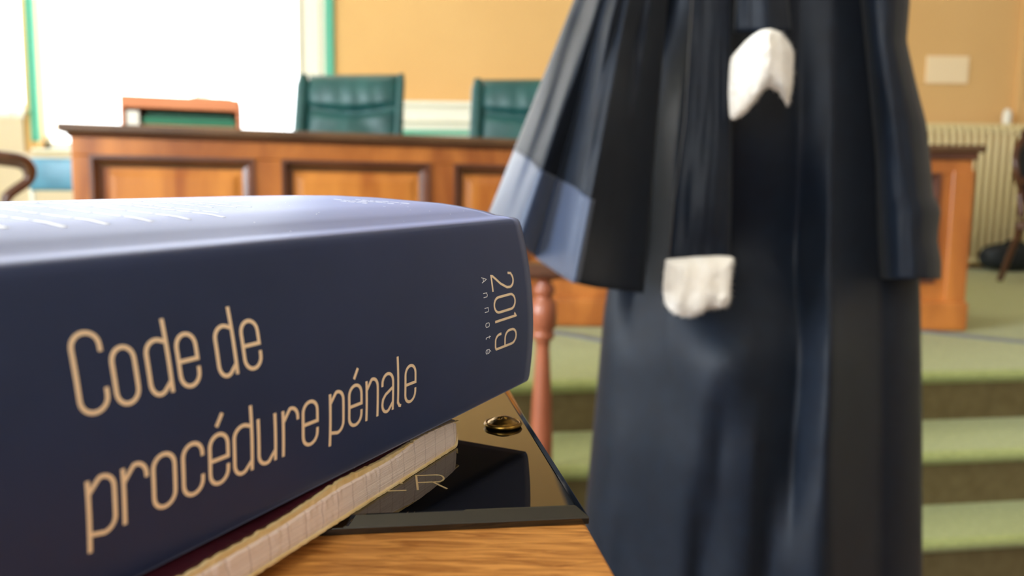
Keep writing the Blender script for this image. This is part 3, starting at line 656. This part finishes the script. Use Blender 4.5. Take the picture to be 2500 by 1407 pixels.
# shoulder sash (epitoge): pleated black bands ending in white fur
sash = thing('shoulder_sash', 'pleated black shoulder sash with two white fur tips on the robe', 'sash', (at(1710, 640, 1.08).x, 1.08, at(1710, 640, 1.08).z)); SL = sash.location
d1 = cloth_rows(([-300, 0, 300, 500, 632], [1700, 1690, 1672, 1645, 1634], [1790, 1786, 1787, 1786, 1782]),
    {0: [(1690, -.2), (1710, .3), (1770, .6), (1786, -.8)], 300: [(1672, -.4), (1700, .2), (1765, .8), (1787, -.9)], 500: [(1645, .3), (1680, .7), (1720, .2), (1740, -.5), (1786, -.6)], 632: [(1634, .4), (1650, -.6), (1782, -.4)]},
    list(range(-300, 632, 14)) + [632], 1.075, .012, .6, nx=50)
def thick(rows, t=.006): return MB().grid([f_ + [v + Vector((0, t, 0)) for v in reversed(f_)] for f_ in rows], True, True)
obj('sash_band', thick(d1), MT['robe'], sash, SL, smooth=True)
d2 = cloth_rows(([-300, 0, 90], [1815, 1798, 1795], [1880, 1925, 1935]), {0: [(1798, .6), (1860, .6), (1880, -.6), (1925, -.5)]}, list(range(-300, 92, 14)), 1.07, .012, .6, nx=40)
obj('sash_band', thick(d2), MT['robe'], sash, SL, smooth=True)
def fur(poly, cen, Y, depth, fold_fn, tufts=900, seed=1):
    rnd = random.Random(seed); P = [Vector((p[0], p[1], 0)) for p in poly]; P.append(P[0]); 
    loop = spl(P, 6)[:-1]; c = Vector((cen[0], cen[1], 0)); rings = 12; mb = MB(); fr = []; bk = []
    def pt(q, h): a_ = at(q.x, q.y, Y); return Vector((a_.x, Y - h, a_.z))
    def height(q, r): return depth * (1 - r ** 3.2) ** .6 + fold_fn(q.x, q.y) + .0016 * noise.noise(Vector((q.x * .09, q.y * .05, seed)))
    for sgn in (1, -1):
        rows = []
        for i in range(rings + 1):
            r = 1 - i / rings; r = max(r, .0001)
            rows.append([pt(c + (p - c) * r, (height(c + (p - c) * r, r) if sgn > 0 else -.004 * (1 - r ** 3) + fold_fn(*(c + (p - c) * r).xy))) for p in loop])
        mb.grid(rows, True)
    for k in range(tufts):
        p = rnd.choice(loop); r = rnd.random() ** .35; q = c + (p - c) * r; h = height(q, min(r, .999)); b0 = pt(q, h - .0008)
        dirv = Vector(((q.x - c.x) * .004 + rnd.uniform(-.5, .5), -.35 + .2 * rnd.random(), -(q.y - c.y) * .004 - .45 + rnd.uniform(-.3, .3))).normalized()
        ln = rnd.uniform(.003, .0065); s_ = dirv.cross(Vector((rnd.random(), rnd.random(), rnd.random()))).normalized() * .0006; u_ = dirv.cross(s_)
        mb.add([b0 + s_, b0 - s_ * .5 + u_ * .8, b0 - s_ * .5 - u_ * .8, b0 + dirv * ln], [(0, 1, 3), (1, 2, 3), (2, 0, 3)])
    return mb
f2 = fur([(1625, 634), (1700, 627), (1784, 627), (1787, 650), (1784, 700), (1782, 738), (1762, 750), (1735, 754), (1700, 768), (1672, 774), (1645, 764), (1626, 745), (1619, 700)], (1703, 695), 1.055, .016,
    lambda x, y: .002 * math.sin(x * .11 + y * .02), seed=3)
obj('fur_tip', f2, MT['fur'], sash, SL, smooth=True, fixn=True, label='lower white fur tip hanging straight')
def ff(x, y):
    return .016 * math.exp(-((x - 1850) / 38) ** 2) * min(1, max(0, (250 - y) / 110)) - .022 * max(0, (x - 1900) / 50)
f1 = fur([(1784, 142), (1800, 122), (1820, 100), (1842, 84), (1868, 76), (1900, 78), (1928, 92), (1950, 114), (1952, 160), (1946, 215), (1932, 253), (1915, 240), (1898, 224), (1868, 216), (1848, 240), (1822, 274), (1786, 290), (1779, 240), (1780, 180)], (1862, 150), 1.05, .016, ff, seed=5)
obj('fur_tip', f1, MT['fur'], sash, SL, smooth=True, label='upper white fur tip draped over a fold')

# ------------------------------------------------------------------ the table
ZTAB = .934
pA = Vector((.01946, .19534)); dT = Vector((-.137, .9906)); nT = Vector((-.9906, -.137))
def tp(a, l): v = pA + dT * a + nT * l; return (v.x, v.y)
tab = thing('wooden_table', 'honey-brown oak table top filling the bottom of the picture', 'table', (tp(.0, .3)[0], tp(.0, .3)[1], 0)); TB = tab.location
a0, a1, l1 = -.24, .215, .95
o = obj('table_top', MB().prism([tp(a0, 0), tp(a1, 0), tp(a1, l1), tp(a0, l1)], ZTAB - .026, ZTAB), MT['wood_table'], tab, TB, bevel=.0012, seg=3)
m_ = MB().prism([tp(a0 + .03, .03), tp(a1 - .03, .03), tp(a1 - .03, l1 - .03), tp(a0 + .03, l1 - .03)], ZTAB - .11, ZTAB - .026); obj('apron', m_, MT['wood_table'], tab, TB, bevel=.003)
for (aa, ll) in ((a0 + .06, .06), (a1 - .06, .06), (a0 + .06, l1 - .06), (a1 - .06, l1 - .06)):
    q = tp(aa, ll); obj('leg', MB().lathe([(.018, 0), (.022, .02), (.018, .06), (.026, .3), (.02, .55), (.027, .62), (.027, ZTAB - .1)], (q[0], q[1], 0), 20), MT['wood_table'], tab, TB, smooth=True)

# black glossy plaque with bevelled edge
ZP = .938
cP = Vector((.0188, .19476)); dr = Vector((-.157, .9876)); dl = Vector((-.9903, -.139))
def pq(a, l, z): v = cP + dr * a + dl * l; return Vector((v.x, v.y, z))
plq = thing('black_plaque', 'shiny black plaque on the table, partly under the notebook', 'plaque', pq(0, .1, ZTAB)); PL_ = plq.location
La, Ll = .185, .24; m_ = MB(); rows = []
for i, z in ((-.0012, ZTAB + .0001), (-.0012, ZTAB + .0018), (-.0008, ZTAB + .0022), (.0016, ZP - .0001), (.002, ZP)):
    rows.append([pq(i, i, z), pq(La - i, i, z), pq(La - i, Ll - i, z), pq(i, Ll - i, z)])
m_.grid(rows, True, True); obj('plate', m_, MT['plate'], plq, PL_, bevel=.00015, seg=1)
# letters on the plaque
def ribbon(mb, pts, wd, mapf, closed=False, th=None):
    """flat stroke of width wd along 2-D pts, mapped by mapf(x, y, h) onto a surface"""
    n = len(pts); th = th if th is not None else .00006; L_ = []; R_ = []
    for i, p in enumerate(pts):
        a = pts[i - 1] if (i > 0 or closed) else p; b_ = pts[(i + 1) % n] if (i < n - 1 or closed) else p
        d1 = Vector((p[0] - a[0], p[1] - a[1])); d2_ = Vector((b_[0] - p[0], b_[1] - p[1]))
        if d1.length > 0: d1.normalize()
        if d2_.length > 0: d2_.normalize()
        d = d1 + d2_
        d = d.normalized() if d.length > 1e-6 else d1
        nn = Vector((-d.y, d.x)); k = max(.5, nn.dot(Vector((-d2_.y, d2_.x))) if d2_.length > 0 else 1)
        L_.append((p[0] + nn.x * wd / 2 / k, p[1] + nn.y * wd / 2 / k)); R_.append((p[0] - nn.x * wd / 2 / k, p[1] - nn.y * wd / 2 / k))
    rows = [[mapf(a[0], a[1], 0), mapf(a[0], a[1], th), mapf(b_[0], b_[1], th), mapf(b_[0], b_[1], 0)] for a, b_ in zip(L_, R_)]
    if closed: rows.append(rows[0])
    mb.grid(rows, True, not closed)
def arc(cx, cy, rx, ry, a0, a1, n=10): return [(cx + rx * math.cos(math.radians(a0 + (a1 - a0) * k / n)), cy + ry * math.sin(math.radians(a0 + (a1 - a0) * k / n))) for k in range(n + 1)]
# a light rounded condensed alphabet: unit box, x 0..1 across the letter, y 0 baseline .. 1 x-height
RX, RY = .5, .235
OV = arc(.5, 1 - RY, RX, RY, 180, 0) + arc(.5, RY, RX, RY, 0, -180)
def glyphs():
    G = {}
    G['o'] = [(OV, True)]
    G['c'] = [(([(1, .70), (1, 1 - RY)] + arc(.5, 1 - RY, RX, RY, 0, 180)[1:] + [(0, RY)] + arc(.5, RY, RX, RY, 180, 360)[1:] + [(1, .33)]), False)]
    G['e'] = [(([(0, .5), (1, .5), (1, 1 - RY)] + arc(.5, 1 - RY, RX, RY, 0, 180)[1:] + [(0, RY)] + arc(.5, RY, RX, RY, 180, 360)[1:] + [(1, .34)]), False)]
    G['é'] = G['e'] + [([(.42, 1.16), (.78, 1.40)], False)]
    bowl = [(1, .88)] + [(.8, .955)] + arc(.5, 1 - RY, RX, RY, 70, 180) + [(0, RY)] + arc(.45, RY, .45, RY, 180, 300)[1:] + [(1, .24)]
    bowl = arc(.52, 1 - RY, .52, RY, 60, 180) + [(0, RY)] + arc(.42, RY, .42, RY, 180, 300)[1:] + [(1, .2)]
    G['d'] = [([(1, 1.36), (1, -.02)], False), ([(1, .93)] + bowl, False)]
    G['a'] = [([(1, -.02), (1, 1 - RY)] + arc(.5, 1 - RY, RX, RY, 0, 180)[1:] + [(0, .70)], False), ([(1, .60), (.3, .47), (.06, .36), (0, RY)] + arc(.42, RY, .42, RY, 180, 300)[1:] + [(1, .2)], False)]
    G['p'] = [([(0, 1.0), (0, -.26)], False), ([(0, .76), (.38, .96)] + arc(.55, 1 - RY, .45, RY, 110, 0)[1:] + [(1, RY)] + arc(.55, RY, .45, RY, 0, -90)[1:] + [(0, .06)], False)]
    G['n'] = [([(0, 1.0), (0, -.02)], False), ([(0, .76), (.38, .96)] + arc(.55, 1 - RY, .45, RY, 110, 0)[1:] + [(1, -.02)], False)]
    G['r'] = [([(0, 1.0), (0, -.02)], False), ([(0, .74), (.38, .95)] + arc(.55, 1 - RY, .45, RY, 110, 0)[1:] + [(1, .70)], False)]
    G['u'] = [([(1, 1.02), (1, -.02)], False), ([(0, 1.02), (0, RY)] + arc(.45, RY, .45, RY, 180, 290)[1:] + [(1, .22)], False)]
    G['l'] = [([(0, 1.36), (0, .12), (.25, .02), (.55, .0)], False)]
    G['C'] = [([(1, 1.0), (1, 1.36 - .24)] + arc(.5, 1.36 - .24, .5, .24, 0, 180)[1:] + [(0, .24)] + arc(.5, .24, .5, .24, 180, 360)[1:] + [(1, .38)], False)]
    G['t'] = [([(.35, 1.3), (.35, .2), (.55, .02), (.95, .04)], False), ([(0, .95), (.9, .95)], False)]
    G['A'] = [([(0, 0), (.5, 1.3), (1, 0)], False), ([(.2, .42), (.8, .42)], False)]
    G['2'] = [([(.02, .78), (.08, .92)] + arc(.5, .80, .46, .20, 150, 0)[1:] + [(.93, .66), (.6, .38), (.2, .16), (.02, .06), (0, 0), (1.0, 0)], False)]
    G['0'] = [(arc(.5, .78, .5, .22, 180, 0) + arc(.5, .22, .5, .22, 0, -180), True)]
    G['1'] = [([(.05, .93), (.5, 1.0), (.5, 0)], False)]
    G['9'] = [([(.98, .60), (.98, .78)] + arc(.5, .78, .48, .22, 0, 180)[1:] + [(.02, .66)] + arc(.5, .66, .48, .20, 180, 270)[1:] + [(.98, .46)], False), ([(.98, .6), (.98, .04), (.8, 0)] + arc(.5, .2, .45, .2, 270, 180)[1:] + [(.05, .26)], False)]
    G['9'] = [([(1, .03), (1, .78)] + arc(.5, .78, .5, .22, 0, 180)[1:] + [(0, .66)] + arc(.5, .66, .5, .21, 180, 270)[1:] + [(1, .45)], False), ([(1, .03), (.8, 0), (.45, 0)] + arc(.45, .2, .40, .2, 270, 180)[1:] + [(.05, .27)], False)]
    return G
G = glyphs()
m_ = MB(); eR = Vector((atz(1092, 1190, ZP) - atz(1020, 1195, ZP))); org = atz(1020, 1197, ZP); ex = Vector((-dl.x, -dl.y, 0)).normalized(); ey = Vector((dr.x, dr.y, 0)).normalized()
def mp_pl(x, y, h): return org + ex * x + ey * y + Vector((0, 0, h + .00003))
W_, H_ = .0078, .0112
for st in ([(0, 0), (0, 1), (.72, 1)] + arc(.72, .75, .24, .25, 90, -90)[1:] + [(0, .5)], [(.55, .5), (1.0, 0)]): ribbon(m_, [(a * W_, b_ * H_) for a, b_ in st], .00055, mp_pl)
for st in ([(1, 0), (0, 0), (0, 1), (1, 1)], [(0, .5), (.9, .5)]): ribbon(m_, [(a * W_ - .0108, b_ * H_) for a, b_ in st], .00055, mp_pl)
obj('engraved_letters', m_, MT['engrave'], plq, PL_, label='pale gold letters ER')

# brass stud holding the plaque
sp_ = atz(1228, 1041, ZP); stud = thing('brass_stud', 'small worn brass stud near the corner of the black plaque', 'stud', (sp_.x, sp_.y, ZP))
obj('stud_rim', MB().lathe([(.0052, 0), (.0062, .0003), (.0066, .0009), (.0063, .0015), (.0057, .0017), (.0055, .0014)], (0, 0, 0), 40), MT['brass'], stud, smooth=True)
m_ = MB(); rows = []
for i in range(15):
    r = .0056 * (1 - i / 14) + 1e-6; rows.append([])
    for k in range(40):
        a = 2 * math.pi * k / 40; x, y = r * math.cos(a), r * math.sin(a); h = .0014 + .0022 * max(0, 1 - (r / .0056) ** 1.6)
        for (qx, qy) in ((-.0011, -.0012), (.0012, -.0012)): h -= .0009 * math.exp(-(((x - qx) ** 2 + (y - qy) ** 2) / .0006 ** 2))
        rows[-1].append(Vector((x, y, h + .0002 * noise.noise(Vector((x * 900, y * 900, 1))))))
m_.grid(rows, True, True); obj('stud_cap', m_, MT['brass'], stud, smooth=True)

# ------------------------------------------------------------------ the law code
T = .058; O = Vector((.00629, .27943, .95084)); e1 = Vector((.45515, .89, .02731)).normalized(); e2 = Vector((-.88771, .45594, -.06403)).normalized(); e3 = Vector((-.06944, .0049, .99757)).normalized()
LEN = .205; VV = [0, .005, .01, .02, .03, .045, .06, .08, .1, .12, .135]; HH = [0, .0011, .0025, .0049, .0069, .0088, .0107, .0126, .0138, .0147, .0154]
def hv(v): return interp(v, VV, HH)
def bul(w_): return .0034 * max(0, 1 - (2 * w_ / T - 1) ** 2)
def bk(u, v, w_): return O + e1 * u + e2 * v + e3 * w_
book = thing('law_code_book', 'thick navy blue law code with sand-coloured spine title, on the notebook', 'book', bk(-.1, .06, 0)); BK = book.location
def sheetprof(off=0.0):
    pr = []                                   # from fore-edge top, over the spine, to fore-edge bottom: (v, w)
    vs = [.135 - .0045 * k for k in range(30)] + [.0045, .003, .0016]
    for v in vs:
        h = hv(v) - (.0005 * math.exp(-((v - .0085) / .0012) ** 2)); pr.append((v, T + h - off))
    pr += [(.0006, T - .0001 - off), (-.00005 + off, T - .0009)]
    for k in range(1, 24):
        w_ = T * (1 - k / 24); pr.append((-bul(w_) + off - (.0 if k > 1 else 0), w_))
    pr += [(0 + off, .0009), (.0008, 0.0001 + off)]
    for v in [.004 + .0131 * k for k in range(11)]: pr.append((v, .0 + .064 * v + off))
    return pr
po = sheetprof(0); pi_ = sheetprof(.0007); loop = po + list(reversed(pi_)); rows = []
for k in range(42):
    u = -LEN * k / 41; rows.append([bk(u, v, w_) for v, w_ in loop])
obj('cover', MB().grid(rows, True, True), MT['cover'], book, BK, smooth=False, bevel=0)
bpy.data.objects['cover'].data.polygons.foreach_set('use_smooth', [True] * len(bpy.data.objects['cover'].data.polygons))
pgl = [(.133, T + hv(.133) - .0009)] + [(v, T + hv(v) - .0009) for v in (.1, .06, .03, .012, .003)] + [(.0012, T - .002), (-.0018, T * .75), (-.0022, T * .5), (-.0018, T * .25), (.0012, .002), (.003, .0012), (.06, .064 * .06 + .001), (.133, .064 * .133 + .001)]
obj('page_block', MB().grid([[bk(u, v, w_) for v, w_ in pgl] for u in [-.0015 - (LEN - .003) * k / 10 for k in range(11)]], True, True), MT['paper'], book, BK)

def mp_sp(x, y, h):                        # x along the spine, y up the spine
    return bk(x, -bul(y) - h - .00004, y)
def dense(pts, closed=False, step=.0009):
    out = []; n = len(pts)
    for i in range(n if closed else n - 1):
        a = Vector(pts[i]); b_ = Vector(pts[(i + 1) % n]); k = max(1, int((b_ - a).length / step))
        for q in range(k): out.append(tuple(a.lerp(b_, q / k)))
    if not closed: out.append(tuple(pts[-1]))
    return out
def word(name, letters, y0, xh, sw, m='gold'):
    mb = MB()
    for ch, x0, wd in letters:
        for pts, closed in G[ch]: ribbon(mb, dense([(x0 + sw / 2 + px * (wd - sw), y0 + sw / 2 + py * (xh - sw)) for px, py in pts], closed), sw, mp_sp, closed)
    return obj(name, mb, MT[m], book, BK)
sw = .00078
word('title_lettering', [('C', -.1697, .0058), ('o', -.1630, .0051), ('d', -.1562, .0052), ('e', -.1497, .0051), ('d', -.1406, .0052), ('e', -.1339, .0052)], .0323, .01065, sw)
word('title_lettering', [('p', -.17, .0056), ('r', -.1634, .0054), ('o', -.1574, .0054), ('c', -.1509, .0053), ('é', -.1446, .0053), ('d', -.1384, .0055), ('u', -.1318, .0056), ('r', -.1246, .0053), ('e', -.1184, .0055),
     ('p', -.1092, .0055), ('é', -.1023, .0055), ('n', -.0955, .0053), ('a', -.0890, .0054), ('l', -.0821, .0034), ('e', -.0788, .0055)], .0115, .0107, sw)
def mp_rot(x, y, h): return mp_sp(y, -x, h)   # reads downwards: x runs down, y towards the head of the spine
def rword(name, letters, ubase, hgt, sw, m):
    mb = MB()
    for ch, wtop, wd in letters:
        for pts, closed in G[ch]:
            ribbon(mb, dense([(-wtop + sw / 2 + px * (wd - sw), ubase + sw / 2 + py * (hgt - sw)) for px, py in pts], closed, .0006), sw, mp_rot, closed)
    return obj(name, mb, MT[m], book, BK)
rword('year_lettering', [('2', .0412, .0058), ('0', .0340, .0057), ('1', .0275, .0030), ('9', .0222, .0056)], -.0284, .0154, .00078, 'gold')
rword('small_lettering', [('A', .0411, .0019), ('n', .0361, .0015), ('n', .0314, .0015), ('o', .0266, .0015), ('t', .0224, .0012), ('é', .0181, .0015)], -.0344, .0026, .00022, 'silver')
# lines of print on the back cover
def mp_cv(x, y, h): return bk(x, y, T + hv(y) + h + .00004)
rnd = random.Random(4); m_ = MB()
for (u, v0, v1, sw_) in ((-.1605, .026, .09, .0016), (-.1503, .024, .10, .0016), (-.1407, .0245, .11, .0015), (-.1296, .025, .11, .0015), (-.1193, .025, .115, .0014), (-.1086, .0255, .115, .0014), (-.1036, .0325, .115, .0009), (-.0935, .0455, .115, .0009), (-.0867, .044, .12, .0009), (-.0815, .0435, .12, .0008), (-.0700, .060, .12, .0006), (-.0640, .062, .12, .0006)):
    v = v0
    while v < v1:
        l = rnd.uniform(.004, .012); ribbon(m_, [(u, v + l * k / 6) for k in range(7)], sw_ * .8, mp_cv, False, .00004)
        v += l + .0011
for (u, v0, v1) in ((-.0324, .0405, .052), (-.0275, .044, .056), (-.0235, .036, .050), (-.0195, .044, .054), (-.0168, .034, .046)):
    v = v0
    while v < v1:
        l = rnd.uniform(.0015, .004); ribbon(m_, [(u, v + l * k / 3) for k in range(4)], .0007, mp_cv, False, .00004); v += l + .0008
obj('cover_print', m_, MT['silver'], book, BK)['kind'] = 'stuff'
m_ = MB()
for k in range(26):      # specks of dust and fine scratches on the lamination
    u = rnd.uniform(-.11, -.004); v = rnd.uniform(.003, .06); a = rnd.uniform(0, 6.28); l = rnd.choice([.0002, .0003, .0004, .0012])
    ribbon(m_, [(u, v), (u + l * math.cos(a), v + l * math.sin(a))], .00012, mp_cv, False, .00003)
obj('dust_specks', m_, MT['silver'], book, BK)['kind'] = 'stuff'

# ------------------------------------------------------------------ old notebook under the code
tN = Vector((-.37354, -.92762, 0)).normalized(); nN = Vector((-.92762, .37354, 0)).normalized(); AN = Vector((-.01882, .2391, 0))
nbk = thing('old_notebook', 'worn notebook of squared paper with maroon cover beneath the law code', 'notebook', AN + nN * .06 + tN * .07 + Vector((0, 0, ZP))); NB = nbk.location
def nbp(s, q, z): p = AN + tN * s + nN * q; return Vector((p.x, p.y, z))
def ztopf(s): return interp(s, [-.0085, 0, .017, .045, .056, .078, .096, .106, .17], [.9456, .9464, .9470, .9467, .9468, .9459, .9458, .9455, .9445]) + .00016 * noise.noise(Vector((s * 400, 3, 0))) + .00018 * math.sin(s * 130)
def bookz(s): return .95084 - .0273 * (.0455 + s) - .0013
ss = [-.0085 + .182 * k / 150 for k in range(151)]
rows = []
for s in ss:
    zt = ztopf(s) - .0011 * min(1, max(0, (s - .018) / .015)); r_ = min(1, (s + .0085) / .005); inn = .0016 * (1 - r_) ** 2; zb = ZP + .00055 + .0028 * (1 - r_) ** 2; jag = .00022 * noise.noise(Vector((s * 520, 0, 0)))
    rows.append([nbp(s, inn + .0002, zb), nbp(s, inn + jag, zb + .0012), nbp(s, inn + .0001, (zb + zt) / 2), nbp(s, inn + .0002 + jag * 2, zt - .0006), nbp(s, inn + .0006, zt), nbp(s, .10, min(zt, .9450)), nbp(s, .10, zb)])
obj('page_block', MB().grid(rows, True, True), MT['page_pink'], nbk, NB, smooth=False)
# yellowed ragged outer sheet, curling over the top edge
rows = []
for s in ss:
    zt = ztopf(s); amp = .0001 + .0004 * math.exp(-((s - .055) / .012) ** 2); zt -= .0001; j_ = .00035 * noise.noise(Vector((s * 700, 9, 0))) + .0002 * noise.noise(Vector((s * 1900, 9, 0)))
    rows.append([nbp(s, .0006 + j_ * .3, zt - .0003 - .0009 * min(1, max(0, (s - .018) / .015))), nbp(s, .0006 + j_, zt + amp + j_ * .6), nbp(s, .0016 + j_, zt + amp + j_), nbp(s, .0018, zt - .0005)])
obj('yellowed_sheet', MB().grid(rows, True, True), MT['yellowed'], nbk, NB, label='yellowed ragged outer sheet')
rows = []
for s in ss:
    r_ = min(1, (s + .0085) / .005); inn = .0016 * (1 - r_) ** 2; j_ = .0004 * noise.noise(Vector((s * 600, 4, 0)))
    up = .0028 * (1 - r_) ** 2
    rows.append([nbp(s, -.0006 + inn + j_, ZP + .0001 + up), nbp(s, -.0006 + inn + j_, ZP + .0006 + up), nbp(s, .10, ZP + .0006), nbp(s, .10, ZP + .0001)])
obj('backing_sheet', MB().grid(rows, True, True), MT['yellowed'], nbk, NB)
rows = []
for s in ss[14:]:
    zt = ztopf(s); inset = .0017 + .0008 * math.exp(-((s - .03) / .02) ** 2); zb_ = bookz(s)
    rows.append([nbp(s, inset, zt - .0004), nbp(s, inset, max(zt + .0005, zb_ - .0001)), nbp(s, inset + .0016, max(zt + .0006, zb_)), nbp(s, .09, min(zb_, .9452)), nbp(s, .09, zt - .0010)])
obj('cover', MB().grid(rows, True, True), MT['maroon'], nbk, NB, label='dark maroon soft cover')
# white slivers sticking out of the cover edge
m_ = MB()
for (px, py, l) in ((780, 1163, 16), (788, 1168, 10), (836, 1136, 15), (842, 1141, 10)):
    a = atz(px + 24, py + 2, .9475); b_ = atz(px + 24 - l * 1.6, py - 1, .9478); m_.tube([a, b_], [.00009, .00004], 6)
obj('paper_slivers', m_, MT['sliver'], nbk, NB)
